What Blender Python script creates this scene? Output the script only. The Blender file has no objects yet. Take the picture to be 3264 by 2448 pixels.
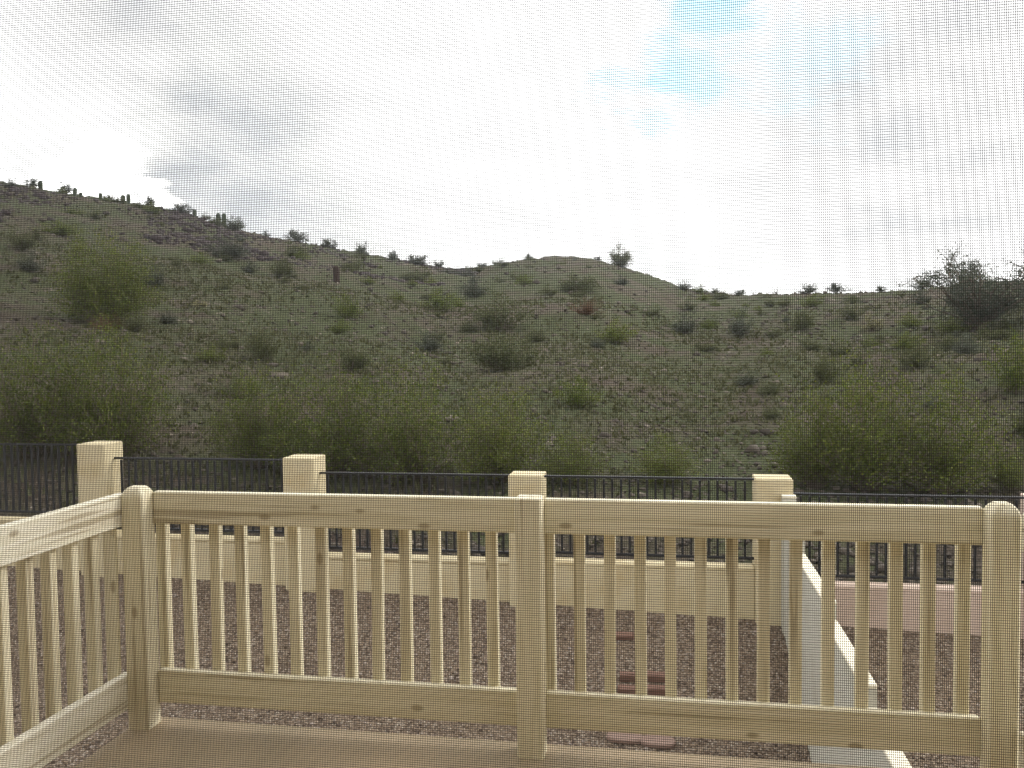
import bpy, math, random
import numpy as np
from mathutils import Vector, Matrix

scene = bpy.context.scene
rad = math.radians
rng = np.random.default_rng(11)
random.seed(5)

# ------------------------------------------------------------------ camera
def build_camera():
    yaw, pitch, roll, fpx = .177946, -.0443492, -.0128935, 2732.5
    fw = Vector((-math.sin(yaw)*math.cos(pitch), math.cos(yaw)*math.cos(pitch), math.sin(pitch)))
    r = fw.cross(Vector((0, 0, 1))).normalized(); u = r.cross(fw)
    r2 = r*math.cos(roll) + u*math.sin(roll); u2 = u*math.cos(roll) - r*math.sin(roll)
    cd = bpy.data.cameras.new('camera'); co = bpy.data.objects.new('camera', cd)
    scene.collection.objects.link(co)
    cd.sensor_width = 36; cd.lens = 36*fpx/3264; cd.clip_start = .05; cd.clip_end = 3000
    m = Matrix((r2, u2, -fw)).transposed().to_4x4(); m.translation = (0, 0, 1.5228)
    co.matrix_world = m; scene.camera = co
build_camera()

# ------------------------------------------------------------------ sky, sun, exposure
SUN = Vector((.82, .46, .56)).normalized()
def nd(nt, typ, **kw):
    n = nt.nodes.new(typ)
    for k, v in kw.items():
        if k in n.inputs: n.inputs[k].default_value = v
        else: setattr(n, k, v)
    return n
def mth(nt, op, a, b=None, c=None, clamp=False):
    n = nt.nodes.new('ShaderNodeMath'); n.operation = op; n.use_clamp = clamp
    for i, v in enumerate((a, b, c)):
        if v is None: continue
        if isinstance(v, (int, float)): n.inputs[i].default_value = v
        else: nt.links.new(v, n.inputs[i])
    return n.outputs[0]
def mrange(nt, v, a, b, c=0., d=1., smooth=True):
    n = nt.nodes.new('ShaderNodeMapRange'); n.interpolation_type = 'SMOOTHSTEP' if smooth else 'LINEAR'
    nt.links.new(v, n.inputs[0])
    for i, x in zip((1, 2, 3, 4), (a, b, c, d)): n.inputs[i].default_value = x
    return n.outputs[0]
def mixc(nt, f, a, b):
    n = nt.nodes.new('ShaderNodeMix'); n.data_type = 'RGBA'
    for s, v in ((n.inputs[0], f), (n.inputs[6], a), (n.inputs[7], b)):
        if isinstance(v, (int, float)): s.default_value = v
        elif isinstance(v, (tuple, list)): s.default_value = (*v[:3], 1)
        else: nt.links.new(v, s)
    return n.outputs[2]
def noise(nt, vec, scale, detail=4, rough=.55, dist=0.):
    n = nd(nt, 'ShaderNodeTexNoise', Scale=scale, Detail=detail, Roughness=rough, Distortion=dist)
    if vec is not None: nt.links.new(vec, n.inputs['Vector'])
    return n.outputs['Fac']

SKY_STRENGTH = .1
def build_world():
    w = bpy.data.worlds.new('World'); scene.world = w; w.use_nodes = True
    nt = w.node_tree; nt.nodes.clear(); L = nt.links.new
    out = nt.nodes.new('ShaderNodeOutputWorld'); bg = nt.nodes.new('ShaderNodeBackground')
    bg.inputs[1].default_value = SKY_STRENGTH; L(bg.outputs[0], out.inputs[0])
    sky = nt.nodes.new('ShaderNodeTexSky'); sky.sky_type = 'NISHITA'; sky.sun_disc = False
    sky.sun_elevation = math.asin(SUN.z); sky.sun_rotation = math.atan2(SUN.x, SUN.y)
    sky.air_density = 1; sky.dust_density = 1.5; sky.ozone_density = 1.5
    tc = nt.nodes.new('ShaderNodeTexCoord'); d = tc.outputs['Generated']
    sep = nt.nodes.new('ShaderNodeSeparateXYZ'); L(d, sep.inputs[0])
    den = mth(nt, 'ADD', mth(nt, 'MAXIMUM', sep.outputs[2], 0.), .22)
    comb = nt.nodes.new('ShaderNodeCombineXYZ')                 # cloud-layer plane seen in perspective
    L(mth(nt, 'DIVIDE', sep.outputs[0], den), comb.inputs[0]); L(mth(nt, 'DIVIDE', sep.outputs[1], den), comb.inputs[1])
    P = comb.outputs[0]
    n1 = noise(nt, P, 1.7, 6, .55, .3); n2 = noise(nt, P, 5.0, 7, .6, .4)
    nm = mth(nt, 'ADD', mth(nt, 'MULTIPLY', n1, .6), mth(nt, 'MULTIPLY', n2, .4))
    def blob(v, r_in, r_out, wob=.0):
        v = Vector(v).normalized()
        dp = nt.nodes.new('ShaderNodeVectorMath'); dp.operation = 'DOT_PRODUCT'
        L(d, dp.inputs[0]); dp.inputs[1].default_value = v
        val = dp.outputs['Value']
        if wob: val = mth(nt, 'ADD', val, mth(nt, 'MULTIPLY', mth(nt, 'SUBTRACT', n2, .5), wob))
        return mrange(nt, val, math.cos(rad(r_out)), math.cos(rad(r_in)))
    lum = mth(nt, 'ADD', 17.0, mth(nt, 'MULTIPLY', mth(nt, 'SUBTRACT', nm, .5), 30.0))
    for v, a, b, amt in (((-.524,.822,.225),2,13,-3.5), ((-.455,.875,.165),1,10,-3.5), ((-.472,.828,.303),2,11,-2.5), ((0,0,1),10,60,2.0), (tuple(SUN),4,38,16.0),
                         ((-.40,.90,.12),1,6,-3.0), ((-.575,.749,.335),1,6,-6.0), ((.24,.94,.22),2,12,-4.5),
                         ((-.608,.748,.255),1,9,10.0), ((-.1,.97,.17),3,14,1.0)):
        lum = mth(nt, 'ADD', lum, mth(nt, 'MULTIPLY', blob(v, a, b, .006), amt))
    for v, r in (((-.575,.800,.172),2.6), ((-.607,.775,.171),1.9), ((-.548,.822,.163),1.7), ((-.635,.75,.172),1.6)):
        lum = mth(nt, 'MAXIMUM', lum, mth(nt, 'MULTIPLY', blob(v, r*.55, r*1.45, .0045), 46.0))
    lum = mth(nt, 'ADD', mth(nt, 'MULTIPLY', mth(nt, 'SUBTRACT', lum, 13.5), .85), 14.9)
    lum = mth(nt, 'MAXIMUM', lum, 9.9)
    grey = mrange(nt, lum, 8.5, 15.)
    tint = mixc(nt, grey, (.95, .98, 1.02), (1.0, .995, .985))
    sc = nt.nodes.new('ShaderNodeVectorMath'); sc.operation = 'SCALE'
    L(tint, sc.inputs[0]); L(lum, sc.inputs['Scale'])
    # thin blue windows in the cover
    hole = mth(nt, 'MAXIMUM', blob((.036,.95,.311), 1.0, 5.0, .012), mth(nt, 'MULTIPLY', blob((-.028,.961,.275), .3, 3.0, .012), .7))
    hole = mth(nt, 'MAXIMUM', hole, mth(nt, 'MULTIPLY', blob((.15,.946,.285), .5, 4.5, .012), .55))
    hole = mth(nt, 'MULTIPLY', hole, mrange(nt, n2, .12, .68))
    bl = nt.nodes.new('ShaderNodeVectorMath'); bl.operation = 'SCALE'
    L(sky.outputs[0], bl.inputs[0]); bl.inputs['Scale'].default_value = 1.2
    bl2 = nt.nodes.new('ShaderNodeVectorMath'); bl2.operation = 'ADD'
    L(bl.outputs[0], bl2.inputs[0]); bl2.inputs[1].default_value = (5.2, 9.2, 9.8)
    fin = mixc(nt, mth(nt, 'MULTIPLY', hole, .95), sc.outputs[0], bl2.outputs[0])
    L(fin, bg.inputs[0])
build_world()

def build_sun():
    ld = bpy.data.lights.new('sun', 'SUN'); ld.energy = 1.5; ld.angle = rad(12); ld.color = (1, .95, .86)
    o = bpy.data.objects.new('sun', ld); scene.collection.objects.link(o)
    o.rotation_euler = (-SUN).to_track_quat('-Z', 'Y').to_euler(); o.location = SUN*60
build_sun()
scene.view_settings.view_transform = 'Standard'; scene.view_settings.look = 'None'
scene.view_settings.exposure = .40; scene.view_settings.gamma = 1
scene.cycles.filter_width = 1.6

# ------------------------------------------------------------------ object helpers
class MB:
    """collects faces; build() links them as ONE mesh object"""
    def __init__(s): s.v = []; s.f = []; s.m = []; s.n = 0
    def add(s, v, f, mi=0):
        v = np.asarray(v, float).reshape(-1, 3)
        for q in f: s.f.append([i + s.n for i in q]); s.m.append(mi)
        s.v.append(v); s.n += len(v)
    def box(s, a, b, mi=0, bev=0.):
        (x0, y0, z0), (x1, y1, z1) = a, b
        if bev <= 0:
            s.add([(x0,y0,z0),(x1,y0,z0),(x1,y1,z0),(x0,y1,z0),(x0,y0,z1),(x1,y0,z1),(x1,y1,z1),(x0,y1,z1)],
                  [(0,3,2,1),(4,5,6,7),(0,1,5,4),(1,2,6,5),(2,3,7,6),(3,0,4,7)], mi); return
        def ring(d, z): return [(x0+d,y0,z),(x1-d,y0,z),(x1,y0+d,z),(x1,y1-d,z),(x1-d,y1,z),(x0+d,y1,z),(x0,y1-d,z),(x0,y0+d,z)]
        def ins(z, d): return [(x0+d,y0+d,z),(x1-d,y0+d,z),(x1-d,y0+d,z),(x1-d,y1-d,z),(x1-d,y1-d,z),(x0+d,y1-d,z),(x0+d,y1-d,z),(x0+d,y0+d,z)]
        rings = [ins(z0, bev), ring(bev, z0+bev), ring(bev, z1-bev), ins(z1, bev)]
        v = [p for r in rings for p in r]; f = []
        for k in range(3):
            for i in range(8):
                j = (i+1) % 8; f.append((k*8+i, k*8+j, (k+1)*8+j, (k+1)*8+i))
        f += [(7, 5, 3, 1), (24, 26, 28, 30)]
        s.add(v, f, mi)
    def stack(s, rings, mi=0, cap=True):
        """closed rings of equal count joined into a skin"""
        n = len(rings[0]); v = [p for r in rings for p in r]; f = []
        for k in range(len(rings)-1):
            for i in range(n):
                j = (i+1) % n; f.append((k*n+i, k*n+j, (k+1)*n+j, (k+1)*n+i))
        if cap: f += [tuple(range(n-1, -1, -1)), tuple(range((len(rings)-1)*n, len(rings)*n))]
        s.add(v, f, mi)
    def mesh(s, name, mats):
        V = np.concatenate(s.v) if s.v else np.zeros((0, 3))
        return np_mesh(name, V, s.f, mats, s.m)
    def build(s, name, mats, parent=None, smooth=False):
        return link(name, s.mesh(name, mats), parent, smooth)
def np_mesh(name, V, F, mats, mi=None):
    me = bpy.data.meshes.new(name)
    if isinstance(F, np.ndarray):
        nf, k = F.shape; me.vertices.add(len(V)); me.vertices.foreach_set('co', np.ascontiguousarray(V, np.float32).ravel())
        me.loops.add(nf*k); me.loops.foreach_set('vertex_index', F.astype(np.int32).ravel())
        me.polygons.add(nf); me.polygons.foreach_set('loop_start', np.arange(0, nf*k, k, dtype=np.int32))
        me.polygons.foreach_set('loop_total', np.full(nf, k, np.int32))
        if mi is not None: me.polygons.foreach_set('material_index', np.asarray(mi, np.int32))
        me.update(calc_edges=True)
    else:
        me.from_pydata([tuple(p) for p in V], [], F)
        if mi is not None: me.polygons.foreach_set('material_index', np.asarray(mi, np.int32))
    for m in (mats if isinstance(mats, (list, tuple)) else [mats]): me.materials.append(m)
    return me
def link(name, me, parent=None, smooth=False):
    o = bpy.data.objects.new(name, me); scene.collection.objects.link(o)
    if parent is not None: o.parent = parent
    if smooth: me.polygons.foreach_set('use_smooth', [True]*len(me.polygons))
    return o
def tag(o, label=None, cat=None, group=None, kind=None):
    if label: o['label'] = label
    if cat: o['category'] = cat
    if group: o['group'] = group
    if kind: o['kind'] = kind
    return o
def thing(name, label, cat, loc=(0, 0, 0), rz=0., group=None):
    o = bpy.data.objects.new(name, None); scene.collection.objects.link(o)
    o.location = loc; o.rotation_euler = (0, 0, rz); o.empty_display_size = .2
    return tag(o, label, cat, group)
def dup(root, loc, rz, scale, label, group):
    r = root.copy(); scene.collection.objects.link(r); r.location = loc; r.rotation_euler = (0, 0, rz); r.scale = scale
    r['label'] = label
    if group: r['group'] = group
    for ch in list(root.children):
        c = ch.copy(); scene.collection.objects.link(c); c.parent = r
        for g in list(ch.children):
            q = g.copy(); scene.collection.objects.link(q); q.parent = c
    return r

# ------------------------------------------------------------------ materials
def new_mat(name, rough=.8, spec=.3):
    m = bpy.data.materials.new(name); m.use_nodes = True; nt = m.node_tree
    b = nt.nodes['Principled BSDF']; b.inputs['Roughness'].default_value = rough
    b.inputs['Specular IOR Level'].default_value = spec
    return m, nt, b
def coords(nt, scale=(1, 1, 1), gen='Object'):
    tc = nt.nodes.new('ShaderNodeTexCoord'); mp = nt.nodes.new('ShaderNodeMapping')
    mp.inputs['Scale'].default_value = scale; nt.links.new(tc.outputs[gen], mp.inputs[0]); return mp.outputs[0]
def bump(nt, b, h, strength=.3, dist=.01):
    n = nt.nodes.new('ShaderNodeBump'); n.inputs['Strength'].default_value = strength; n.inputs['Distance'].default_value = dist
    nt.links.new(h, n.inputs['Height']); nt.links.new(n.outputs[0], b.inputs['Normal'])
def mat_plain(name, c, rough=.7, spec=.3, var=.12, sc=6.):
    m, nt, b = new_mat(name, rough, spec)
    f = noise(nt, coords(nt), sc, 5)
    nt.links.new(mixc(nt, f, tuple(x*(1-var) for x in c), tuple(min(1, x*(1+var)) for x in c)), b.inputs['Base Color'])
    return m
def mat_wood(name, axis, light=(.77,.71,.53), dark=(.67,.605,.425), spot=(.24,.17,.085)):
    """cream stain on softwood: grain along one axis, darker streaks, a few knots"""
    m, nt, b = new_mat(name, .62, .3)
    along, across = 1.5, 24.
    s = [across]*3; s[axis] = along
    ks = [9.]*3; ks[axis] = 4.4
    ws = [7.]*3; ws[axis] = .9
    oi = nt.nodes.new('ShaderNodeObjectInfo')
    tc = nt.nodes.new('ShaderNodeTexCoord'); ad = nt.nodes.new('ShaderNodeVectorMath'); ad.operation = 'ADD'
    nt.links.new(tc.outputs['Object'], ad.inputs[0])
    cb = nt.nodes.new('ShaderNodeCombineXYZ')
    for i in range(3): nt.links.new(mth(nt, 'MULTIPLY', oi.outputs['Random'], 9.+3*i), cb.inputs[i])
    nt.links.new(cb.outputs[0], ad.inputs[1])
    def mp(sc):
        n = nt.nodes.new('ShaderNodeMapping'); n.inputs['Scale'].default_value = sc; nt.links.new(ad.outputs[0], n.inputs[0]); return n.outputs[0]
    g = noise(nt, mp(s), 1., 6, .62, .6)
    wide = noise(nt, mp(ws), 1., 4, .55, .4)
    c = mixc(nt, mrange(nt, g, .36, .62), dark, light)
    c = mixc(nt, mth(nt, 'MULTIPLY', mrange(nt, wide, .50, .72), .6), c, (.50,.43,.29))
    c = mixc(nt, mth(nt, 'MULTIPLY', mrange(nt, g, .64, .74), .5), c, (.82,.78,.64))
    crack = noise(nt, mp([x*1.9 if i != axis else .9 for i, x in enumerate(s)]), 1., 3, .5, .3)
    c = mixc(nt, mth(nt, 'MULTIPLY', mth(nt, 'MULTIPLY', mrange(nt, crack, .58, .64), mrange(nt, wide, .38, .55)), .6), c, (.30,.235,.135))
    vo = nt.nodes.new('ShaderNodeTexVoronoi'); vo.inputs['Scale'].default_value = 1.; nt.links.new(mp(ks), vo.inputs['Vector'])
    kn = mrange(nt, vo.outputs['Distance'], .15, .07)
    c = mixc(nt, mth(nt, 'MULTIPLY', kn, .6), c, spot)
    nt.links.new(c, b.inputs['Base Color']); bump(nt, b, g, .35, .004)
    return m
WOOD_X = mat_wood('cream_wood_lengthwise', 0); WOOD_Y = mat_wood('cream_wood_deep', 1, (.80,.755,.62), (.72,.67,.52)); WOOD_Z = mat_wood('cream_wood_upright', 2)

def mat_block(name, c, joint, stain):
    """painted concrete block: 0.41 x 0.203 m courses barely showing under the paint"""
    m, nt, b = new_mat(name, .85, .2)
    v = coords(nt)
    n = noise(nt, v, 2.2, 5); n2 = noise(nt, v, 45., 3)
    col = mixc(nt, mrange(nt, n, .45, .75), c, stain)
    col = mixc(nt, mth(nt, 'MULTIPLY', mrange(nt, n2, .55, .75), .3), col, joint)
    nt.links.new(col, b.inputs['Base Color']); bump(nt, b, n2, .5, .006)
    return m
BLOCK_TAN = mat_block('tan_painted_block', (.58,.50,.325), (.46,.39,.25), (.50,.395,.215))
BLOCK_MAUVE = mat_block('mauve_painted_block', (.56,.44,.36), (.40,.30,.25), (.48,.37,.29))
BLOCK_WHITE = mat_block('pale_painted_block', (.50,.485,.41), (.40,.38,.31), (.44,.42,.34))
IRON = mat_plain('black_iron_paint', (.016,.016,.018), .45, .4)
STUCCO = mat_plain('house_stucco', (.55,.47,.36), .9, .2, .08, 30.)
ROOM = mat_plain('room_plaster', (.25,.23,.2), .9, .2, .05, 10.)
SCREEN_YARN = mat_plain('charcoal_screen_yarn', (.020,.017,.012), .55, .3, .1, 200.)
ALU = mat_plain('bronze_aluminium', (.06,.05,.045), .4, .5)

def mat_deck():
    m, nt, b = new_mat('painted_deck_floor', .7, .3)
    v = coords(nt); n = noise(nt, v, 1.8, 6, .6, .3); n2 = noise(nt, v, 60., 3)
    c = mixc(nt, mrange(nt, n, .35, .68), (.355,.275,.175), (.28,.22,.137))
    c = mixc(nt, mth(nt, 'MULTIPLY', mrange(nt, n2, .5, .7), .25), c, (.42,.35,.25))
    n3 = noise(nt, v, .7, 3)
    c = mixc(nt, mth(nt, 'MULTIPLY', mrange(nt, n3, .45, .65), .5), c, (.26,.215,.14))
    nt.links.new(c, b.inputs['Base Color']); bump(nt, b, n2, .3, .003); return m
DECK = mat_deck()

def mat_gravel():
    m, nt, b = new_mat('crushed_gravel', .9, .2)
    v = coords(nt)
    vo = nt.nodes.new('ShaderNodeTexVoronoi'); vo.inputs['Scale'].default_value = 46.; nt.links.new(v, vo.inputs['Vector'])
    sep = nt.nodes.new('ShaderNodeSeparateColor'); nt.links.new(vo.outputs['Color'], sep.inputs[0])
    rp = nt.nodes.new('ShaderNodeValToRGB'); nt.links.new(sep.outputs[0], rp.inputs[0])
    el = rp.color_ramp.elements; el[0].color = (.095,.068,.052,1); el[1].color = (.42,.36,.29,1)
    for p, c in ((.35,(.18,.130,.090)), (.65,(.27,.20,.143)), (.86,(.33,.265,.20))):
        e = el.new(p); e.color = (*c, 1)
    big = noise(nt, v, .9, 4)
    c = mixc(nt, mth(nt, 'MULTIPLY', mrange(nt, big, .42, .7), .5), rp.outputs[0], (.225,.165,.108))
    gap = mrange(nt, vo.outputs['Distance'], .52, .75)
    c = mixc(nt, mth(nt, 'MULTIPLY', gap, .5), c, (.06,.046,.038))
    nt.links.new(c, b.inputs['Base Color'])
    bump(nt, b, mth(nt, 'SUBTRACT', 1., vo.outputs['Distance']), .9, .03); return m
GRAVEL = mat_gravel()

def mat_hill():
    m, nt, b = new_mat('desert_ground', .95, .1)
    v = coords(nt)
    big = noise(nt, v, .09, 5, .6, .4); mid = noise(nt, v, .55, 6, .65, .3); fine = noise(nt, v, 6., 5, .7)
    vo = nt.nodes.new('ShaderNodeTexVoronoi'); vo.inputs['Scale'].default_value = 2.6; nt.links.new(v, vo.inputs['Vector'])
    sep = nt.nodes.new('ShaderNodeSeparateColor'); nt.links.new(vo.outputs['Color'], sep.inputs[0])
    earth = mixc(nt, mrange(nt, mid, .35, .65), (.068,.054,.040), (.098,.080,.058))
    green = mixc(nt, mrange(nt, fine, .35, .65), (.042,.050,.022), (.070,.075,.036))
    g = mth(nt, 'ADD', mth(nt, 'MULTIPLY', big, .55), mth(nt, 'MULTIPLY', mid, .45))
    c = mixc(nt, mrange(nt, g, .41, .54), earth, green)
    st = mth(nt, 'MULTIPLY', mrange(nt, vo.outputs['Distance'], .34, .16), mrange(nt, sep.outputs[0], .55, .62))
    stone = mixc(nt, sep.outputs[1], (.065,.052,.046), (.19,.16,.13))
    c = mixc(nt, mth(nt, 'MULTIPLY', st, .8), c, stone)
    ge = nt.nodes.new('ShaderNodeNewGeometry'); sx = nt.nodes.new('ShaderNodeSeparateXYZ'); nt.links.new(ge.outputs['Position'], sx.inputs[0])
    edge = mrange(nt, mth(nt, 'ADD', sx.outputs[1], mth(nt, 'MULTIPLY', mth(nt, 'SUBTRACT', mid, .5), 9.)), 14.2, 11.2)      # dark gravel by the fence, plus the shade under the bushes painted in
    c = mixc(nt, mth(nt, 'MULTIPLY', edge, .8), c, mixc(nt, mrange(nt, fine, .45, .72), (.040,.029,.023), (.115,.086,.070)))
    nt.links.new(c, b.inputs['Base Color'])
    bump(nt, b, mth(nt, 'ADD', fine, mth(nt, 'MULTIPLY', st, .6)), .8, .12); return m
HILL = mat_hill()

def mat_rock():
    m, nt, b = new_mat('desert_rock', .9, .2)
    ge = nt.nodes.new('ShaderNodeNewGeometry'); rp = nt.nodes.new('ShaderNodeValToRGB')
    nt.links.new(ge.outputs['Random Per Island'], rp.inputs[0])
    el = rp.color_ramp.elements; el[0].color = (.045,.038,.032,1); el[1].color = (.24,.205,.165,1)
    for p, c in ((.55,(.066,.056,.045)), (.85,(.090,.077,.060)), (.96,(.14,.12,.095))):
        e = el.new(p); e.color = (*c, 1)
    n = noise(nt, coords(nt), 9., 4)
    nt.links.new(mixc(nt, mth(nt, 'MULTIPLY', n, .4), rp.outputs[0], (.13,.105,.085)), b.inputs['Base Color']); return m
ROCK = mat_rock()
def mat_leaf(name, cols, trans=.35):
    m, nt, b = new_mat(name, .6, .25)
    ge = nt.nodes.new('ShaderNodeNewGeometry'); rp = nt.nodes.new('ShaderNodeValToRGB')
    oi = nt.nodes.new('ShaderNodeObjectInfo')
    n = noise(nt, coords(nt), 2.5, 3)
    f = mth(nt, 'ADD', mth(nt, 'MULTIPLY', ge.outputs['Random Per Island'], .5), mth(nt, 'ADD', mth(nt, 'MULTIPLY', n, .35), mth(nt, 'MULTIPLY', oi.outputs['Random'], .15)))
    nt.links.new(f, rp.inputs[0]); el = rp.color_ramp.elements
    el[0].color = (*cols[0], 1); el[0].position = .15; el[1].color = (*cols[-1], 1); el[1].position = .85
    if len(cols) > 2: e = el.new(.5); e.color = (*cols[1], 1)
    nt.links.new(rp.outputs[0], b.inputs['Base Color'])
    tr = nt.nodes.new('ShaderNodeBsdfTranslucent'); nt.links.new(rp.outputs[0], tr.inputs[0])
    mx = nt.nodes.new('ShaderNodeMixShader'); mx.inputs[0].default_value = trans
    nt.links.new(b.outputs[0], mx.inputs[1]); nt.links.new(tr.outputs[0], mx.inputs[2])
    nt.links.new(mx.outputs[0], nt.nodes['Material Output'].inputs[0]); return m
LEAF_CREO = mat_leaf('creosote_leaf', ((.046,.066,.011), (.098,.126,.019), (.18,.188,.034)))
LEAF_OLIVE = mat_leaf('olive_leaf', ((.052,.064,.022), (.085,.096,.036), (.13,.13,.056)))
LEAF_DARK = mat_leaf('grey_green_leaf', ((.044,.054,.034), (.072,.082,.054), (.115,.125,.085)))
LEAF_PALE = mat_leaf('pale_cholla_spine', ((.12,.12,.05), (.25,.24,.12), (.36,.33,.19)), .2)
GRASS = mat_leaf('dry_green_grass', ((.062,.068,.028), (.088,.090,.040), (.125,.118,.06)), .3)
TWIG = mat_plain('grey_twig', (.15,.12,.095), .9, .1, .3, 20.)
TWIG_RED = mat_plain('dead_brown_twig', (.13,.075,.045), .9, .1, .3, 20.)
CACTUS = mat_plain('cactus_skin', (.055,.068,.040), .7, .2, .25, 8.)
CACTUS_DEAD = mat_plain('dead_cactus_ribs', (.045,.030,.024), .9, .1, .3, 12.)
BRICK = mat_plain('red_paver', (.185,.108,.08), .85, .2, .2, 12.)
BRICK_PINK = mat_plain('pink_flagstone', (.26,.18,.145), .85, .2, .15, 9.)
# --- terrain heights (metres; the deck floor is z = 0, the eye stands at 0, 0, 1.523) ---
SKY_AZ = [-1.5,-0.820,-0.767,-0.710,-0.653,-0.583,-0.537,-0.490,-0.441,-0.390,-0.349,-0.313,-0.260,-0.233,-0.206,-0.163,-0.126,-0.088,-0.051,-0.020,0.017,0.048,0.083,0.133,0.181,0.227,0.297,0.360,0.431,0.500,1.5]
SKY_EL = [0.20,0.1860,0.1782,0.1711,0.1639,0.1562,0.1485,0.1341,0.1231,0.1156,0.1070,0.1008,0.0916,0.0900,0.0935,0.0998,0.1029,0.1000,0.0901,0.0798,0.0652,0.0565,0.0540,0.0536,0.0530,0.0534,0.0564,0.0577,0.0576,0.0578,0.06]
RID_AZ = [-1.5,-0.82,-0.45,-0.30,-0.233,-0.12,-0.02,0.05,0.13,0.30,1.5]
RID_R  = [110.,112.,118.,124.,136.,158.,146.,112.,88.,76.,74.]
EYE = 1.5228
FENCE_Y = 10.0
def fence_base(x):
    return -1.40 - 0.032*(x + 5.0)
def hill(x, y):
    """height of the open ground beyond the fence"""
    az = np.arctan2(x, y); r = np.hypot(x, y)
    e = np.interp(az, SKY_AZ, SKY_EL); R = np.interp(az, RID_AZ, RID_R)
    r0 = (FENCE_Y + .3)/np.maximum(np.cos(az), .15)
    z0 = fence_base(np.clip(x, -12, 12)) + .05
    zR = EYE + e*R
    s = (r - r0)/(R - r0)
    up = z0 + (zR - z0)*np.clip(s, 0, 1)**1.06
    b = (np.sin(x*.31 + y*.17)*.5 + np.sin(x*.11 - y*.23 + 1.3) + .6*np.sin(x*.57 + 2.1)*np.sin(y*.49) + .25*np.sin(x*1.3 + y*.7)*np.sin(y*1.1 - x*.4))
    amp = .16*np.clip((r - r0)/14, 0, 1)*np.clip((1.02 - s)*6, .25, 1)*(1 + r/90)
    z = up + b*amp
    return np.where(s > 1, z - np.clip(r - R, 0, 60)*.16, z)
def yard(x, y):
    """height of the gravel yard between the house and the fence"""
    t = np.clip((y - 7.7)/(FENCE_Y - 7.7), 0, 1); t = t*t*(3 - 2*t)*.55 + t*.45
    return -2.27 + (fence_base(x) + 2.27)*t + .015*np.sin(x*2.3 + y)*np.sin(y*1.9)
def ground_z(x, y):
    return np.where(y > FENCE_Y, hill(x, y), yard(x, y))
# --- end terrain ---

# ------------------------------------------------------------------ ground
def grid_mesh(name, X, Y, Z, mat, kind='structure', smooth=True):
    n, m = X.shape
    V = np.stack([X.ravel(), Y.ravel(), Z.ravel()], 1)
    i = np.arange(n*m).reshape(n, m)
    F = np.stack([i[:-1, :-1], i[1:, :-1], i[1:, 1:], i[:-1, 1:]], -1).reshape(-1, 4)
    o = link(name, np_mesh(name, V, F, mat), None, smooth); tag(o, kind=kind); return o
def build_ground():
    # gravel yard between the house and the fence
    xs = np.arange(-24, 16.01, .16); ys = np.arange(-12, FENCE_Y + .121, .11)
    X, Y = np.meshgrid(xs, ys, indexing='ij')
    grid_mesh('gravel_yard', X, Y, yard(X, Y), GRAVEL)
    # the slopes beyond the fence
    az = np.linspace(-1.15, 1.0, 560)
    t = np.linspace(0, 1, 330)
    R0 = (FENCE_Y + .12)/np.maximum(np.cos(az), .15)
    RR = np.interp(az, RID_AZ, RID_R)
    A, T = np.meshgrid(az, t, indexing='ij')
    tt = T*1.16
    r = R0[:, None]*((RR*1.0/R0)[:, None])**tt
    X, Y = r*np.sin(A), r*np.cos(A)
    Z = hill(X, Y)
    q = np.clip((r - R0[:, None])/30, 0, 1)
    jit = rng.normal(0, 1, Z.shape)
    Z = Z + jit*(.012 + .04*q + .05*q*np.clip((r-60)/60, 0, 1))
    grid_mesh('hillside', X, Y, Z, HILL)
    # the plain everything stands on
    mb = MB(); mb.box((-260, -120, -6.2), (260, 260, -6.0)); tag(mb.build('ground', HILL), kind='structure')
build_ground()

# ------------------------------------------------------------------ house with the screened window
def build_house():
    h = thing('house', 'beige stucco house whose window looks out over the raised deck', 'house')
    w = MB()
    y0, y1 = .66, .80
    w.box((-6, y0, -2.4), (6, y1, .84)); w.box((-6, y0, 2.23), (6, y1, 2.75))
    w.box((-6, y0, .84), (-1.12, y1, 2.23)); w.box((1.12, y0, .84), (6, y1, 2.23))
    w.box((-6, -5.2, -2.4), (6, -5.0, 2.75)); w.box((-6, -5.0, -2.4), (-5.8, y0, 2.75)); w.box((5.8, -5.0, -2.4), (6, y0, 2.75))
    w.build('wall', STUCCO, h)
    f = MB(); f.box((-5.8, -5, -.12), (5.8, y0, -.004)); f.build('floor', ROOM, h)
    c = MB(); c.box((-5.8, -5, 2.5), (5.8, y0, 2.6)); c.build('ceiling', ROOM, h)
    li = MB(); li.box((-5.79, -4.99, 0), (-5.7, y0-.01, 2.5)); li.box((5.7, -4.99, 0), (5.79, y0-.01, 2.5)); li.box((-5.7, -4.99, 0), (5.7, -4.9, 2.5))
    li.build('interior_wall', ROOM, h)
    r = MB()
    r.stack([[(-6.5,-5.8,2.76),(6.5,-5.8,2.76),(6.5,1.7,2.76),(-6.5,1.7,2.76)], [(-6.5,-5.8,2.9),(6.5,-5.8,2.9),(6.5,1.7,2.9),(-6.5,1.7,2.9)],
             [(-6.5,-2.5,3.7),(6.5,-2.5,3.7),(6.5,-2.2,3.7),(-6.5,-2.2,3.7)]])
    r.build('roof', mat_plain('roof_shingle', (.16,.13,.11), .9, .1), h)
build_house()

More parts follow.
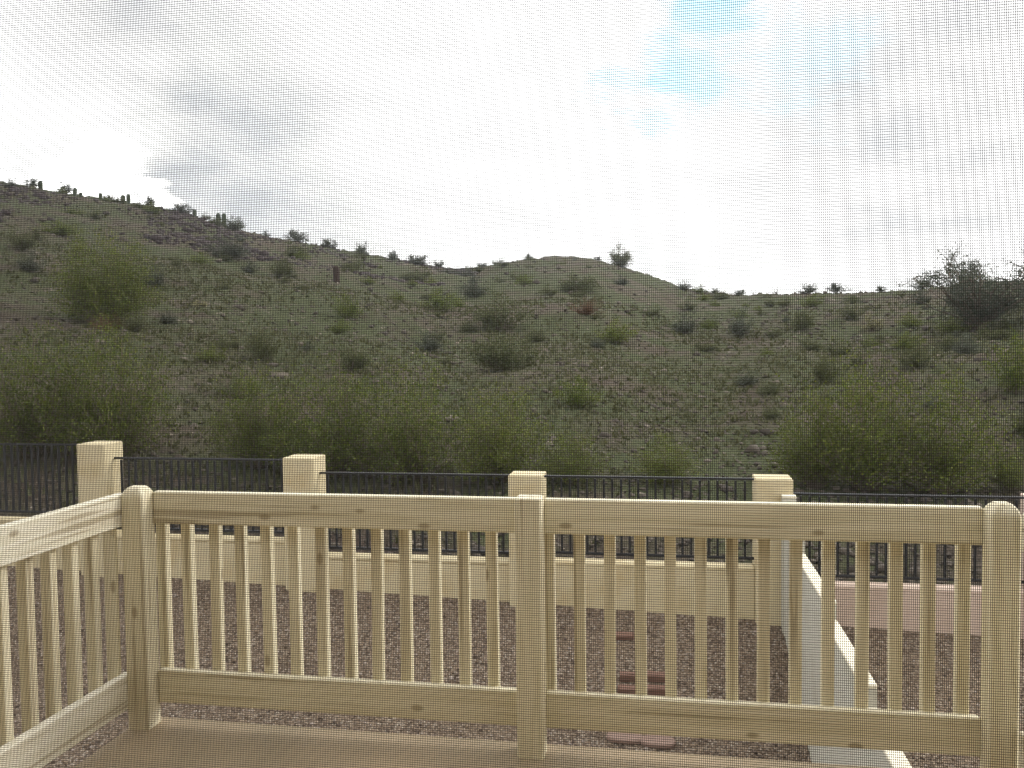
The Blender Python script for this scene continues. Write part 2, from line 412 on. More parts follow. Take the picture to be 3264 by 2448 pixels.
def build_screen():
    s = thing('window_screen', 'dark woven insect screen filling the window, the whole view seen through its mesh', 'window screen')
    x0, x1, z0, z1, y = -1.10, 1.10, .86, 2.21, .645
    fr = MB()
    fr.box((x0-.018, y-.008, z0-.018), (x1+.018, y+.010, z0+.012)); fr.box((x0-.018, y-.008, z1-.012), (x1+.018, y+.010, z1+.018))
    fr.box((x0-.018, y-.008, z0+.012), (x0+.012, y+.010, z1-.012)); fr.box((x1-.012, y-.008, z0+.012), (x1+.018, y+.010, z1-.012))
    fr.build('frame', ALU, s)
    hw = .000158; px, pz = .00141, .00181
    xs = np.arange(x0+.004, x1-.004, px); xs = xs + rng.normal(0, px*.018, len(xs))
    zs = np.arange(z0+.004, z1-.004, pz); zs = zs + rng.normal(0, pz*.018, len(zs))
    V = []; F = []; n = 0
    q = np.array([(0,1,5,4),(1,2,6,5),(2,3,7,6),(3,0,4,7)])
    for x in xs:
        V.append([(x-hw,y-hw,z0),(x+hw,y-hw,z0),(x+hw,y+hw,z0),(x-hw,y+hw,z0),(x-hw,y-hw,z1),(x+hw,y-hw,z1),(x+hw,y+hw,z1),(x-hw,y+hw,z1)]); F.append(q+n); n += 8
    y2 = y + .0004
    for z in zs:
        V.append([(x0,y2-hw,z-hw),(x0,y2-hw,z+hw),(x0,y2+hw,z+hw),(x0,y2+hw,z-hw),(x1,y2-hw,z-hw),(x1,y2-hw,z+hw),(x1,y2+hw,z+hw),(x1,y2+hw,z-hw)]); F.append(q+n); n += 8
    link('mesh', np_mesh('mesh', np.array(V).reshape(-1, 3), np.concatenate(F), SCREEN_YARN), s)
build_screen()

# ------------------------------------------------------------------ deck and its railing
def build_deck():
    d = thing('deck', 'tan painted raised deck floor just inside the cream railing', 'deck')
    f = MB(); f.box((-2.15, .80, -.04), (1.24, 3.19, 0), bev=.006); f.build('floor', DECK, d)
    j = MB(); j.box((-2.13, 3.13, -.24), (1.22, 3.168, -.041)); j.box((-2.13, .82, -.24), (-2.09, 3.129, -.041)); j.box((1.18, .82, -.24), (1.22, 3.129, -.041)); j.build('rim_joist', WOOD_X, d)
    for x in (-2.03, -.45, 1.12):
        p = MB(); p.box((x-.045, 3.03, -2.5), (x+.045, 3.12, -.042)); p.build('support_post', WOOD_Z, d)
build_deck()
def post_mesh(name, wx, wy, z0, z1, dome):
    mb = MB(); b = .007
    def ring(k, z):
        x, y = wx/2*k, wy/2*k; e = b*k
        return [(-x+e,-y,z),(x-e,-y,z),(x,-y+e,z),(x,y-e,z),(x-e,y,z),(-x+e,y,z),(-x,y-e,z),(-x,-y+e,z)]
    R = [ring(1, z0), ring(1, z1-dome)]
    if dome > .01:
        for a in (.2, .4, .6, .8, .95): R.append(ring(max(.12, math.sqrt(1-(a*.93)**2)), z1-dome+dome*a))
    else: R += [ring(.97, z1-.003), ring(.9, z1)]
    mb.stack(R); return mb.mesh(name, WOOD_Z)
def build_railing():
    y = 3.136
    fr = thing('deck_railing', 'long cream wooden deck railing across the view, parallel to the house', 'railing', (0, y, 0))
    for i, (x, w, z1, dm) in enumerate(((-2.097,.094,.982,.05), (-.499,.100,.966,.004), (1.110,.094,.978,.05))):
        p = link('post', post_mesh('post', w, .094, 0, z1, dm), fr); p.location = (x, -.028, 0)
        if i == 1: p['label'] = 'flat topped middle post'
        elif i == 0: p['label'] = 'round topped corner post on the left'
        else: p['label'] = 'round topped corner post on the right'
    for xa, xb in ((-2.05, -.549), (-.449, 1.063)):
        for z0, z1, nm in ((.822, .952, 'top_rail'), (.084, .219, 'bottom_rail')):
            mb = MB(); L = xb-xa; mb.box((-L/2, 0, -(z1-z0)/2), (L/2, .038, (z1-z0)/2), bev=.004)
            o = mb.build(nm, WOOD_X, fr); o.location = ((xa+xb)/2, 0, (z0+z1)/2)
    mb = MB(); mb.box((-.0212, 0, -.37), (.0212, .038, .37), bev=.003); bm = mb.mesh('baluster', WOOD_Z)
    for x in [-2.043+.1151*k for k in range(13)] + [-.435+.1115*k for k in range(14)]:
        o = link('baluster', bm, fr); o.location = (x + random.gauss(0, .002), .040, .52 + random.gauss(0, .003)); o.rotation_euler = (0, random.gauss(0, .003), 0)
    for nm, xr, sg, lab in (('left', -2.14, -1, 'cream wooden side railing on the left running back towards the house'),
                            ('right', 1.153, 1, 'cream wooden side railing at the right edge, mostly out of view')):
        s = thing('deck_railing', lab, 'railing', (xr, 0, 0))
        ya, yb = .84, 3.058 if sg > 0 else 3.10
        for z0, z1, nm2 in ((.822, .952, 'top_rail'), (.078, .219, 'bottom_rail')):
            a = sorted((0, sg*.038)); mb = MB(); L = yb-ya
            mb.box((a[0], -L/2, -(z1-z0)/2), (a[1], L/2, (z1-z0)/2), bev=.004)
            o = mb.build(nm2, WOOD_Y, s); o.location = (0, (ya+yb)/2, (z0+z1)/2)
        for k in range(-14, 5):
            yy = 2.602 + .1165*k
            if yy < ya+.04 or yy > yb-.02: continue
            o = link('baluster', bm, s); o.location = (sg*(.040+.019), yy-.019, .52)
build_railing()

# ------------------------------------------------------------------ block walls, pillars and iron fence
PX = [-10.10, -7.265, -4.44, -1.625, 1.178, 4.02]
PTOP = [.50, .335, .187, .012, .008, -.165]
def build_fence():
    labs = ['tan block pillar at the far left, outside the view', 'tallest tan block pillar, standing behind the left round topped post', 'second tan block pillar from the left in the iron fence line',
            'tan block pillar right behind the middle railing post', 'tan block pillar where the stepped wall meets the fence', 'block pillar beyond the right railing post']
    for i, x in enumerate(PX):
        if i == 0: continue
        mb = MB(); w = .20; z0 = fence_base(x) - .25; y0 = FENCE_Y - .02
        h = PTOP[i]-z0; R = []
        for e, z in ((0, 0), (0, h-.010), (.002, h-.006), (.004, h-.002), (.010, h)):
            k = w-e; c = .018 if e < .02 else .03
            R.append([(-k+c,-k,z),(k-c,-k,z),(k,-k+c,z),(k,k-c,z),(k-c,k,z),(-k+c,k,z),(-k,k-c,z),(-k,-k+c,z)])
        mb.stack(R); o = mb.build('block_pillar', BLOCK_TAN if i < 5 else BLOCK_MAUVE)
        o.location = (x, FENCE_Y, z0); tag(o, labs[i], 'pillar', 'block pillars of the view fence')
    wtop = [-.68, -.86, -1.032, -1.012, -1.182]; itop = [.318, .146, -.008, -.010, -.170]
    wl = ['tan low block wall at the left edge, highest step of the fence line', 'tan low block wall between the tallest pillar and the next', 'tan low block wall seen through the left half of the railing',
          'tan low block wall between the middle pillar and the stepped wall', 'pinkish mauve low block wall right of the stepped wall']
    il = ['black iron fence panel at the left edge, the highest one', 'black iron fence panel right of the tallest pillar', 'black iron fence panel left of the middle pillar',
          'black iron fence panel right of the middle pillar', 'black iron fence panel behind the right end of the railing']
    pk = MB(); pk.box((-.0115, -.0115, 0), (.0115, .0115, 1)); pm = pk.mesh('picket', IRON)
    for i in range(5):
        xa, xb = PX[i]+.203, PX[i+1]-.203
        zb = min(fence_base(xa), fence_base(xb)) - .3
        m = BLOCK_MAUVE if i == 4 else BLOCK_TAN
        t = thing('block_wall', wl[i], 'wall', ((xa+xb)/2, FENCE_Y, zb), 0, 'low block walls under the iron fence')
        L = (xb-xa)/2; H = wtop[i]-zb
        mb = MB()
        z = 0; k = 0
        n = max(1, int(round((H-.05)/.2))); ch = (H-.05)/n
        for k in range(n):                                           # courses, each block with eased edges
            xx = -L - (.2 if k % 2 else 0)
            while xx < L-.01:
                a, b2 = max(-L, xx), min(L, xx+.405)
                if b2-a > .02: mb.box((a+.0004, -.098, k*ch), (b2-.0004, .098, (k+1)*ch-.0008), bev=.0025)
                xx += .405
        mb.build('blocks', m, t)
        cp = MB(); cp.box((-L, -.101, H-.0495), (L, .101, H), bev=.012); cp.build('cap', m, t)
        f = thing('iron_fence_panel', il[i], 'fence', ((xa+xb)/2, FENCE_Y, wtop[i]), 0, 'black iron fence panels')
        h = itop[i]-wtop[i]
        r = MB(); r.box((-L, -.015, h-.026), (L, .019, h), bev=.004); r.build('top_rail', IRON, f)
        r = MB(); r.box((-L, -.017, .065), (L, .017, .097), bev=.004); r.build('bottom_rail', IRON, f)
        npk = int(round(2*L/.102))
        for k in range(1, npk):
            o = link('picket', pm, f); o.location = (-L + 2*L*k/npk, 0, .098); o.scale = (1, 1, h-.131)
    # stepped dividing wall down the slope
    t = thing('stepped_wall', 'pale block dividing wall stepping down from the fence towards the house', 'wall', (1.32, 9.79, 0))
    segs = [(9.79, 9.66, -.150), (9.66, 9.32, -.305), (9.32, 8.97, -.455), (8.97, 7.30, -.607), (7.30, 5.93, -.757), (5.93, 4.30, -.907), (4.30, 1.0, -1.057)]
    wdt = [.075, .062, .058, .053, .053, .053, .053]
    body = MB(); cap = MB()
    for (a, b2, z), wd in zip(segs, wdt):
        body.box((-wd+.003, b2-9.79+.001, -3.2), (wd-.003, a-9.79-.001, z-.03)); cap.box((-wd, b2-9.79+.001, z-.0295), (wd, a-9.79-.001, z), bev=.006)
    body.build('blocks', BLOCK_WHITE, t); cap.build('cap', mat_block('lit_cap', (.74,.69,.55), (.6,.55,.42), (.68,.62,.48)), t)  # cap coloured lighter than the blocks for the overhead light on its top
build_fence()

def build_pavers():
    # two courses of red edging blocks and a flagstone on the gravel
    def block(w, d, h, seed, mat, nm):
        r2 = random.Random(seed); mb = MB()
        mb.box((-w/2, -d/2, 0), (w/2, d/2, h), bev=.012)
        me = mb.mesh(nm, mat); 
        for v in me.vertices: v.co += Vector((r2.gauss(0, .003), r2.gauss(0, .003), r2.gauss(0, .002)))
        return me
    for x, y, rz, lab in ((-.375, 8.80, .02, 'red brick paver in the upper row on the gravel, left one'), (-.125, 8.82, -.03, 'red brick paver in the upper row on the gravel, right one'),
                          (-.38, 8.62, -.02, 'red brick paver in the lower row on the gravel, left one'), (-.12, 8.64, .04, 'red brick paver in the lower row on the gravel, right one')):
        o = link('brick_paver', block(.228, .10, .085, int(x*1000), BRICK, 'brick_paver'))
        o.location = (x, y, float(yard(x, y))-.015); o.rotation_euler = (.05, 0, rz); tag(o, lab, 'paver', 'red brick pavers on the gravel')
    o = link('brick_paver', block(.22, .10, .06, 9, BRICK, 'brick_paver')); o.location = (-.47, 9.40, float(yard(-.47, 9.40))-.01); o.rotation_euler = (.25, 0, .1)
    tag(o, 'single red brick lying by the foot of the low wall', 'paver', 'red brick pavers on the gravel')
    for cx, cy, lx, ly, lab in ((-.40, 8.0, .21, .085, 'pink oval flagstone under the railing, left one'), (-.09, 7.97, .20, .085, 'pink oval flagstone under the railing, right one')):
        mb = MB(); R = []
        for e, z in ((1, 0), (1, .028), (.93, .04)):
            R.append([(lx*.82*e*math.copysign(abs(math.cos(a))**.7, math.cos(a)), ly*e*math.copysign(abs(math.sin(a))**.8, math.sin(a)), z) for a in np.linspace(0, 2*math.pi, 20, endpoint=False)])
        mb.stack(R); o = mb.build('flagstone', BRICK_PINK); o.location = (cx, cy, float(yard(cx, cy))+.002); o.rotation_euler = (.14, 0, -.03)
        tag(o, lab, 'flagstone', 'pink flagstones')
build_pavers()
def ico():
    t = (1+5**.5)/2
    v = np.array([(-1,t,0),(1,t,0),(-1,-t,0),(1,-t,0),(0,-1,t),(0,1,t),(0,-1,-t),(0,1,-t),(t,0,-1),(t,0,1),(-t,0,-1),(-t,0,1)])/1.9
    f = np.array([(0,11,5),(0,5,1),(0,1,7),(0,7,10),(0,10,11),(1,5,9),(5,11,4),(11,10,2),(10,7,6),(7,1,8),(3,9,4),(3,4,2),(3,2,6),(3,6,8),(3,8,9),(4,9,5),(2,4,11),(6,2,10),(8,6,7),(9,8,1)])
    return v, f
def rock_cloud(name, P, S, mat, flat=.62):
    v, f = ico(); n = len(P)
    J = v[None]*rng.uniform(.65, 1.25, (n, 12, 1))*S[:, None, None]*rng.uniform(.7, 1.3, (n, 1, 3))
    J[:, :, 2] *= flat
    a = rng.uniform(0, 6.28, n); c, s = np.cos(a)[:, None], np.sin(a)[:, None]
    X = J[:, :, 0]*c - J[:, :, 1]*s; Y = J[:, :, 0]*s + J[:, :, 1]*c
    V = np.stack([X, Y, J[:, :, 2]], -1) + P[:, None, :]
    F = (f[None] + (np.arange(n)*12)[:, None, None]).reshape(-1, 3)
    return tag(link(name, np_mesh(name, V.reshape(-1, 3), F, mat)), kind='stuff')
def spread(n, rmin, rmax, p=1., amin=-.74, amax=.45):
    az = rng.uniform(amin, amax, n); R = np.minimum(np.interp(az, RID_AZ, RID_R)*1.01, rmax)
    r = rmin + (R-rmin)*rng.uniform(0, 1, n)**p
    x, y = r*np.sin(az), r*np.cos(az); ok = y > FENCE_Y + .35
    return x[ok], y[ok], r[ok]
def build_rocks():
    x, y, r = spread(15000, 11, 200, 1.1)
    keep = np.sin(x*.21+1)*np.sin(y*.13+x*.05) + rng.normal(0, .6, len(x)) > -.35
    x, y, r = x[keep], y[keep], r[keep]
    S = np.clip(rng.lognormal(-2.75, .5, len(x)), .03, .3)*(.55 + np.clip(r, 0, 110)/85)
    rock_cloud('hillside_rocks', np.stack([x, y, hill(x, y)+S*.12], 1), S, ROCK)
    n = 9000; az = rng.uniform(-.72, -.22, n); R = np.interp(az, RID_AZ, RID_R); r = R*(1.0-.42*rng.uniform(0, 1, n)**1.3)
    x, y = r*np.sin(az), r*np.cos(az)
    k = np.sin(x*.16)*np.sin(y*.12+.6) + .7*np.sin(x*.33+y*.21) + rng.normal(0, .45, n) > .25
    x, y, r = x[k], y[k], r[k]; S = np.clip(rng.lognormal(-1.75, .45, len(x)), .07, .55)
    m = mat_plain('dark_boulder', (.052,.040,.040), .9, .2, .35, 1.5)
    rock_cloud('boulder_field', np.stack([x, y, hill(x, y)+S*.1], 1), S, m, .7)
    x, y, r = spread(14000, 10.5, 42, 1.3)
    S = np.clip(rng.lognormal(-3.7, .5, len(x)), .012, .12)
    rock_cloud('scattered_stones', np.stack([x, y, hill(x, y)+S*.2], 1), S, ROCK)
    n = 26000
    x = rng.uniform(-8.5, 5.5, n); y = rng.uniform(5.6, 9.85, n)
    S = np.clip(rng.lognormal(-4.55, .33, n), .005, .024)
    rock_cloud('loose_gravel', np.stack([x, y, yard(x, y)+S*.3], 1), S, mat_gravel_stone())
def mat_gravel_stone():
    m, nt, b = new_mat('gravel_stone', .9, .2)
    ge = nt.nodes.new('ShaderNodeNewGeometry'); rp = nt.nodes.new('ShaderNodeValToRGB'); nt.links.new(ge.outputs['Random Per Island'], rp.inputs[0])
    el = rp.color_ramp.elements; el[0].color = (.09,.064,.05,1); el[1].color = (.40,.34,.29,1)
    for p, c in ((.4,(.19,.139,.096)), (.75,(.28,.212,.15)), (.92,(.34,.285,.25))):
        e = el.new(p); e.color = (*c, 1)
    nt.links.new(rp.outputs[0], b.inputs['Base Color']); return m
build_rocks()
def build_grass():
    x, y, r = spread(24000, 10.6, 60, 1.2)
    g = (y > 13.2 + rng.normal(0, 1., len(x)))*2.5 - 2.5 + np.sin(x*.37+.5)*np.sin(y*.29) + .6*np.sin(x*.13 - y*.17) + rng.normal(0, .5, len(x)) > -.25
    x, y, r = x[g], y[g], r[g]; z = hill(x, y); n = len(x); K = 5
    h = rng.uniform(.04, .14, n)*(.8 + r/60)
    a = rng.uniform(0, 6.28, (n, K)); lean = rng.uniform(.1, .7, (n, K)); w = (.006 + .0011*r)[:, None]*rng.uniform(.7, 1.5, (n, K))
    bx = x[:, None] + rng.normal(0, .05, (n, K)); by = y[:, None] + rng.normal(0, .05, (n, K)); bz = np.repeat(z[:, None]-.01, K, 1)
    dx, dy = np.cos(a), np.sin(a)
    p0 = np.stack([bx-dy*w, by+dx*w, bz], -1); p1 = np.stack([bx+dy*w, by-dx*w, bz], -1)
    hh = h[:, None]*rng.uniform(.6, 1.2, (n, K))
    p2 = np.stack([bx+dx*lean*hh, by+dy*lean*hh, bz+hh], -1)
    V = np.stack([p0, p1, p2], 2).reshape(-1, 3); F = np.arange(len(V)).reshape(-1, 3)
    tag(link('grass', np_mesh('grass', V, F, GRASS)), kind='stuff')
build_grass()

# ------------------------------------------------------------------ shrubs, trees and cacti
def tube(V, F, pts, radii, base):
    """3-sided tapered tube along pts"""
    n = len(pts); k0 = base
    for i, (p, r) in enumerate(zip(pts, radii)):
        d = pts[min(i+1, n-1)] - pts[max(i-1, 0)]; d = d/(np.linalg.norm(d)+1e-9)
        a = np.cross(d, (0.3, .9, .2)); a /= np.linalg.norm(a)+1e-9; b = np.cross(d, a)
        for t in (0, 2.094, 4.189): V.append(p + r*(math.cos(t)*a + math.sin(t)*b))
    for i in range(n-1):
        for j in range(3):
            q = (j+1) % 3; F.append((k0+i*3+j, k0+i*3+q, k0+(i+1)*3+q, k0+(i+1)*3+j))
    return base + 3*n
def leaves(P, size, rg, up=.2):
    n = len(P); d = rg.normal(0, 1, (n, 3)); d[:, 2] += up; d /= np.linalg.norm(d, axis=1)[:, None]
    e = np.cross(d, rg.normal(0, 1, (n, 3))); e /= np.linalg.norm(e, axis=1)[:, None]+1e-9
    s = (size*rg.uniform(.6, 1.4, n))[:, None]
    q = np.stack([P, P+d*s*.5+e*s*.28, P+d*s, P+d*s*.5-e*s*.28], 1)
    return q.reshape(-1, 3), np.arange(4*n).reshape(-1, 4)
def shrub_mesh(seed, H, W, nstem, per, size, spread_up=.75, leafy=(.35, 1.), rad0=.012, sub=4, jit=.06):
    """stems fanning from the base, twigs off them, small leaves along the twigs; returns (stem V,F, leaf V,F)"""
    rg = np.random.default_rng(seed); V = []; F = []; base = 0; LP = []
    for s in range(nstem):
        full = rg.choice([.25, .7, 1., 1.2, 1.6]); per_s = max(2, int(per*full))
        a = rg.uniform(0, 6.283); out = rg.uniform(.02, 1.)**.55; L = H*rg.uniform(.45, 1.16)*math.sqrt(max(.04, 1-.93*out**2.2))
        tip = np.array([math.cos(a)*out*W/2, math.sin(a)*out*W/2, L])
        t = np.linspace(0, 1, 6); p = np.outer(t, tip); p[:, :2] *= (t**.85)[:, None]/np.maximum(t, 1e-6)[:, None]
        p += rg.normal(0, .03*H, p.shape)*t[:, None]*.6; p[0] = (math.cos(a)*.04*W, math.sin(a)*.04*W, -.03)
        base = tube(V, F, p, rad0*H/2*(1-.75*t), base)
        for k in range(sub):
            u = rg.uniform(.16, 1.); i = min(int(u*5), 4); q0 = p[i]+(p[i+1]-p[i])*(u*5-i)
            dr = rg.normal(0, 1, 3); dr[2] = abs(dr[2])*.9+.3; dr /= np.linalg.norm(dr); l = H*rg.uniform(.14, .34)*(1.15-u*.4)
            q = np.array([q0, q0+dr*l*.5+rg.normal(0, .02, 3)*H, q0+dr*l+rg.normal(0, .04, 3)*H])
            base = tube(V, F, q, rad0*H/2*np.array([.4, .25, .12]), base)
            m = rg.integers(per_s//2, per_s+1); w = rg.uniform(leafy[0]*.6, 1, m)
            LP.append(q[0]+(q[2]-q[0])*w[:, None]+rg.normal(0, jit*H/2, (m, 3)))
        m = per_s//2; w = rg.uniform(leafy[0]+.15, 1, m); ii = np.minimum((w*5).astype(int), 4)
        LP.append(p[ii]+(p[ii+1]-p[ii])*(w*5-ii)[:, None]+rg.normal(0, jit*H/2, (m, 3)))
    P = np.concatenate(LP); P = P[P[:, 2] > .03*H]
    lv, lf = leaves(P, size, rg)
    return np.array(V), np.array(F), lv, lf
def whole(name, mesh, mats):
    sv, sf, lv, lf = mesh
    return np_mesh(name, np.concatenate([sv, lv]), np.concatenate([sf, lf+len(sv)]), mats, [0]*len(sf)+[1]*len(lf))
def gz(x, y): return float(ground_z(np.float64(x), np.float64(y)))

NEAR = [(-11.33,13.71,2.52,2.27),(-9.93,14.17,2.13,2.30),(-7.34,14.55,1.95,1.70),(-5.90,14.53,2.50,2.04),(-4.48,14.69,2.49,1.99),(-2.96,15.09,2.17,1.63),(-1.66,15.13,1.40,0.99),(0.00,15.82,1.27,0.85),(2.69,16.46,1.71,1.71),(3.57,16.42,2.53,2.41),(4.77,16.21,2.38,1.97),(6.06,16.63,1.00,0.75)]
NEAR_L = ['yellow green creosote bush at the left edge, just beyond the iron fence','yellow green creosote bush rising behind the tallest pillar','feathery creosote bush beyond the fence, above the second pillar',
 'broad creosote bush beyond the fence right of the second pillar','tall creosote bush in the middle of the clump beyond the fence','creosote bush beyond the fence left of the middle pillar',
 'low creosote bush beyond the fence right above the middle pillar','small low creosote bush beyond the fence, midway between the two right pillars','narrow creosote bush beyond the fence, above the stepped wall',
 'tallest yellow green creosote bush of the right hand clump beyond the fence','wide creosote bush beyond the right end of the railing','small creosote bush beyond the fence at the right edge']
def build_near():
    protos = []
    for i in range(3):
        sv, sf, lv, lf = shrub_mesh(40+i, 2., 2.4, 62, 31, .047, sub=8, jit=.085, leafy=(.1, 1.), rad0=.009)
        protos.append((np_mesh('stems', sv, sf, TWIG), np_mesh('foliage', lv, lf, LEAF_CREO)))
    for i, ((x, y, w, h), lab) in enumerate(zip(NEAR, NEAR_L)):
        t = thing('creosote_bush', lab, 'bush', (x, y, gz(x, y)), random.uniform(0, 6), 'creosote bushes beyond the fence')
        k = w/2.4*1.04; t.scale = (k, k, h/2.*1.02)
        a, b = protos[i % 3]; link('stems', a, t); link('foliage', b, t)
build_near()

MIDB = [(-11.84,23.95,0.97,0.91),(-8.24,42.83,3.29,1.65),(-13.45,50.42,2.52,1.18),(-14.78,66.03,2.91,1.24),(-6.94,70.10,3.78,1.28),(-26.69,71.54,2.42,1.21),(-14.56,37.99,1.51,1.08),(3.85,47.70,1.60,1.20),(7.49,49.98,1.55,1.14),(10.73,53.09,1.63,0.92),(9.87,38.02,1.35,0.65),(10.74,33.77,1.02,0.61),(7.84,29.33,1.19,0.65),(13.68,39.54,1.57,0.67),(9.28,25.10,1.37,1.37),(15.81,57.53,1.45,0.64),(5.03,28.78,0.89,0.89),(-31.81,38.23,1.62,1.04),(-39.39,50.92,2.76,0.92),(-31.58,59.09,3.76,1.37),(-26.21,56.12,1.93,1.29),(-23.00,78.00,3.91,1.30),(-2.28,39.97,1.93,0.94),(1.07,49.15,1.82,0.94),(-5.34,28.30,2.49,1.09),(-8.79,23.19,1.18,0.79),(-2.22,21.99,1.19,0.72),(-23.61,36.68,1.52,0.87),(-34.91,77.88,2.67,1.33),(1.79,42.20,1.33,0.58)]
RIDGEB = [(-72.01,88.66,2.14,1.28),(-69.01,90.34,2.71,1.41),(-62.86,97.49,2.52,1.26),(-58.89,98.22,3.44,1.49),(-52.38,99.24,3.44,1.95),(-48.16,107.57,4.30,1.72),(-44.43,109.68,3.11,1.49),(-39.87,110.15,2.73,1.86),(-36.12,111.70,2.50,1.50),(-33.65,115.39,4.49,1.80),(-33.75,126.68,2.81,1.40),(-23.22,145.88,2.38,1.11),(-11.77,152.39,1.96,0.98),(13.19,84.48,2.61,1.04),(15.37,82.81,2.54,1.02),(18.33,78.88,1.20,0.64),(6.02,108.71,1.71,0.80),(8.45,101.43,2.33,0.74),(20.68,75.54,2.28,0.91),(-26.46,123.15,2.71,0.68),(-64.57,91.56,2.17,0.76)]
def build_mid():
    pro = []
    for i, lm in enumerate((LEAF_OLIVE, LEAF_OLIVE, LEAF_CREO, LEAF_DARK)):
        pro.append(whole('desert_shrub', shrub_mesh(70+i, 1., 1.5, 30, 30, .052, sub=5, jit=.12, leafy=(.12, 1.), rad0=.014), [TWIG, lm]))
    rdg = [whole('ridge_shrub', shrub_mesh(80+i, 1., 1.8, 26, 26, .075, sub=4, jit=.13, leafy=(.2, 1.), rad0=.02), [TWIG, LEAF_DARK]) for i in range(3)]
    def put(name, me, x, y, w, h, w0, lab, grp, cat='bush'):
        o = link(name, me); o.location = (x, y, gz(x, y)-.03); o.rotation_euler = (0, 0, random.uniform(0, 6.28)); o.scale = (w/w0, w/w0, h)
        return tag(o, lab, cat, grp)
    for i, (x, y, w, h) in enumerate(MIDB):
        put('desert_shrub', pro[i % 4], x, y, w*1.1, h*1.15, 1.5, 'rounded dark green desert shrub standing out on the open hillside', 'larger shrubs on the open hillside')
    for i, (x, y, w, h) in enumerate(RIDGEB):
        put('ridge_shrub', rdg[i % 3], x, y, w, h*.88, 1.8, 'shrub silhouetted against the sky on the hill crest', 'shrubs along the skyline')
    # small scattered shrubs
    x, y, r = spread(420, 19, 150, .85); n = 0; taken = []
    for a, b, rr in zip(x, y, r):
        if n >= 150: break
        if any((a-p)**2+(b-q)**2 < 4 for p, q in taken): continue
        taken.append((a, b)); n += 1
        s = random.uniform(.35, .85)*(.75+rr/110)
        put('desert_shrub', pro[random.choice((0, 1, 1, 2, 3))], a, b, s*1.7, s*.85, 1.5, 'small low shrub among many scattered over the rocky hillside', 'small shrubs scattered over the hillside')
    for i, (x, y, w, h, lab) in enumerate(((-4.25,46.59,2.38,1.0,'dead reddish brown bush in the middle of the hillside'), (-18.36,25.81,1.39,.62,'dead brown brush under the small tree on the left slope'))):
        sv, sf, lv, lf = shrub_mesh(90+i, 1., 1.7, 60, 4, .03, sub=8, rad0=.03)
        put('dead_bush', np_mesh('dead_bush', sv, sf, TWIG_RED), x, y, w, h, 1.7, lab, None)
    for i, (x, y, w, h, lab) in enumerate(((11.15,49.79,1.27,.86,'pale straw coloured cholla on the right slope'), (-19.54,33.66,.79,.38,'small pale cholla low on the left slope'))):
        put('cholla', whole('cholla', shrub_mesh(95+i, 1., 1.3, 16, 40, .06, sub=5, jit=.07, leafy=(.1, 1), rad0=.04), [TWIG, LEAF_PALE]), x, y, w, h, 1.3, lab, None, 'cactus')
    for i, (x, y, w, h, lab) in enumerate(((10.81,88.24,1.65,1.3,'spindly ocotillo on the right skyline, the taller one'), (9.56,97.09,1.21,.8,'spindly ocotillo on the right skyline, the shorter one'))):
        sv, sf, lv, lf = shrub_mesh(105+i, 1., 1.1, 13, 2, .04, sub=0, rad0=.035)
        put('ocotillo', np_mesh('ocotillo', sv, sf, TWIG), x, y, w, h, 1.1, lab, None, 'shrub')
build_mid()

def tree_mesh(seed, H, W, nlimb, per, size, trunk=.09, low=.3):
    """short forking trunk, limbs spreading out and twigs, leaf clumps through the crown volume"""
    rg = np.random.default_rng(seed); V = []; F = []; base = 0; LP = []
    for s in range(nlimb):
        a = 6.283*s/nlimb + rg.uniform(-.4, .4); out = rg.uniform(.35, 1.); top = H*rg.uniform(.62, 1.)*(1-.22*out**2)
        tip = np.array([math.cos(a)*out*W/2, math.sin(a)*out*W/2, top]); t = np.linspace(0, 1, 8)
        p = np.outer(t, tip); p[:, 2] = top*t**.8; p += rg.normal(0, .025*H, p.shape)*t[:, None]; p[0] = (math.cos(a)*.03, math.sin(a)*.03, -.06)
        base = tube(V, F, p, trunk*(1-.85*t)*(.7 if s else 1.), base)
        for k in range(9):
            u = rg.uniform(low, 1.); i = min(int(u*7), 6); q0 = p[i]+(p[i+1]-p[i])*(u*7-i)
            dr = rg.normal(0, 1, 3); dr[2] = dr[2]*.5+.25; dr /= np.linalg.norm(dr); l = H*rg.uniform(.15, .33)
            q = np.array([q0, q0+dr*l*.5, q0+dr*l+np.array([0, 0, -.03*H])]); base = tube(V, F, q, trunk*np.array([.25, .14, .05]), base)
            for c in range(3):
                cc = q[0]+(q[2]-q[0])*rg.uniform(.35, 1.05); m = per//2
                LP.append(cc + rg.normal(0, 1, (m, 3))*np.array([.055, .055, .035])*H*rg.uniform(.6, 1.4))
    P = np.concatenate(LP); P = P[P[:, 2] > low*.5*H]
    lv, lf = leaves(P, size, rg, -.1)
    return np.array(V), np.array(F), lv, lf
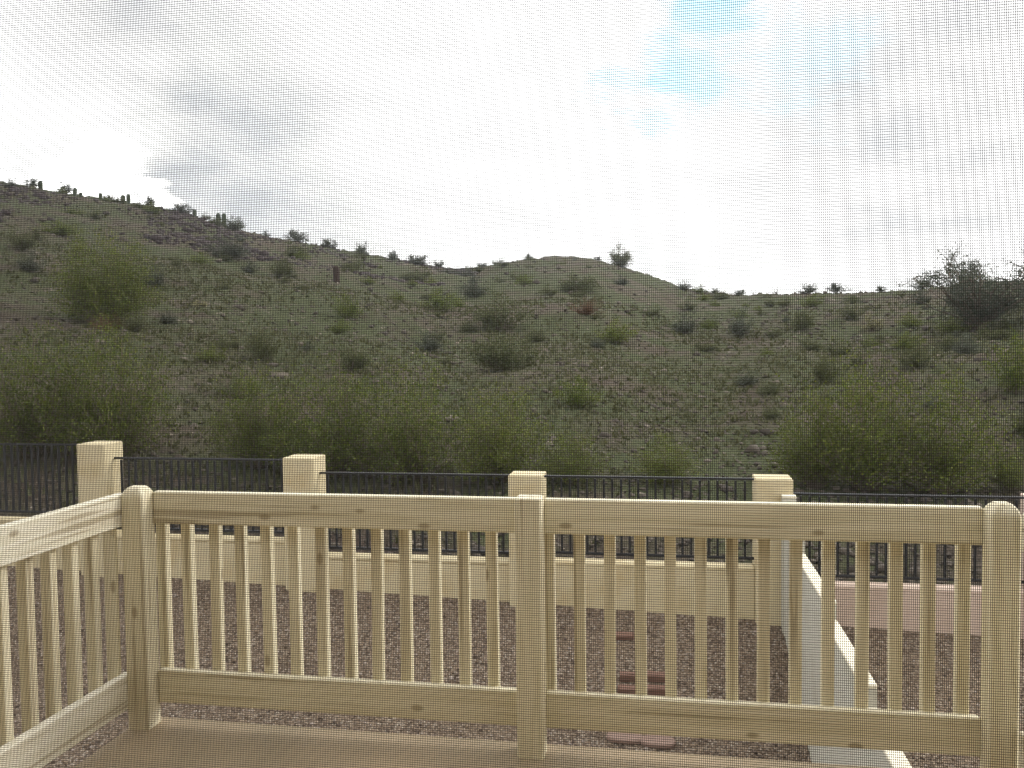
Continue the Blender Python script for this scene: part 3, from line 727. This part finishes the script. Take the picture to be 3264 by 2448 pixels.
def build_trees():
    for i, (x, y, w, h, nl, per, sz, lm, nm, lab) in enumerate((
        (-19.45,27.47,3.6,3.3,20,60,.062,LEAF_CREO,'palo_verde_tree','small yellow green palo verde tree on the left slope'),
        (14.9,44.83,8.2,3.6,26,54,.085,LEAF_DARK,'mesquite_tree','large dark spreading mesquite tree at the right edge of the slope'),
        (19.0,46.0,6.0,4.3,20,50,.09,LEAF_DARK,'mesquite_tree','dark mesquite tree cut by the right border, behind the spreading one'),
        (22.6,71.0,4.2,2.6,10,30,.10,LEAF_DARK,'mesquite_tree','grey green tree rising on the right skyline above the mesquite'),
        (-6.83,133.3,4.3,3.3,16,44,.13,LEAF_OLIVE,'lone_tree','lone rounded tree on the right shoulder of the far hill'))):
        sv, sf, lv, lf = tree_mesh(200+i, h, w, nl, per, sz, .03*h, low=(.25 if i == 0 else .10))
        if i == 0: sv, sf, lv, lf = shrub_mesh(231, h, w, 70, 60, .07, sub=7, jit=.075, leafy=(.1, 1), rad0=.008)
        if i == 4: sv, sf, lv, lf = shrub_mesh(236, h, w, 50, 40, .13, sub=6, jit=.10, leafy=(.15, 1), rad0=.014)
        t = thing(nm, lab, 'tree', (x, y, gz(x, y)-.04))
        link('trunk', np_mesh('trunk', sv, sf, TWIG), t); link('crown', np_mesh('crown', lv, lf, lm), t)
build_trees()

CACTI = [(-67.26,89.68,0.38,0.86),(-66.44,89.62,0.32,0.53),(-64.91,90.95,0.38,0.76),(-64.35,94.41,0.45,0.78),(-63.93,94.87,0.45,1.01),(-58.39,100.12,0.41,0.87),(-55.95,101.59,0.47,1.30),(-54.92,101.20,0.53,1.52),(-71.40,89.33,0.43,0.86)]
def build_cacti():
    def col(mat, taper=1.):
        mb = MB(); R = []
        for z, k in ((-.05,.9),(.12,1.),(.5,1.03*taper),(.85,.98*taper),(.94,.80*taper),(.985,.5*taper),(1.,.15*taper)):
            R.append([(.5*k*(1-.10*(j % 2))*math.cos(a), .5*k*(1-.10*(j % 2))*math.sin(a), z) for j, a in enumerate(np.linspace(0, 2*math.pi, 24, endpoint=False))])
        mb.stack(R); return mb.mesh('saguaro', mat)
    me = col(CACTUS)
    for i, (x, y, w, h) in enumerate(CACTI):
        o = link('saguaro', me); o.location = (x, y, gz(x, y)-.05); o.scale = (w*1.1, w*1.1, h*1.15); o.rotation_euler = (random.gauss(0, .03), random.gauss(0, .03), random.uniform(0, 6))
        lab = 'short armless saguaro stub on the left skyline' if i not in (6, 7) else ('right and tallest of the paired saguaro columns on the left skyline' if i == 7 else 'left one of the paired saguaro columns on the left skyline')
        tag(o, lab, 'cactus', 'saguaros along the left skyline')
    o = link('saguaro', col(CACTUS_DEAD, .9)); o.location = (-24.11, 60.79, gz(-24.11, 60.79)-.05); o.scale = (.5, .5, 1.35); tag(o, 'dead brown saguaro column alone in the middle of the left slope', 'cactus')
build_cacti()

# ------------------------------------------------------------------ glare veil over the hills
def build_glare_haze():  # thin volume added to imitate the glare that lifts the far ridge
    mb = MB(); mb.box((-268, -130, -7.2), (268, 268, 34))
    m = bpy.data.materials.new('pale_glare_haze'); m.use_nodes = True; nt = m.node_tree; nt.nodes.clear()
    out = nt.nodes.new('ShaderNodeOutputMaterial'); v = nt.nodes.new('ShaderNodeVolumePrincipled')
    v.inputs['Color'].default_value = (.88, .93, 1, 1); v.inputs['Density'].default_value = GLARE_HAZE
    nt.links.new(v.outputs[0], out.inputs['Volume'])
    tag(mb.build('glare_haze', m), kind='stuff')
GLARE_HAZE = .00042
build_glare_haze()
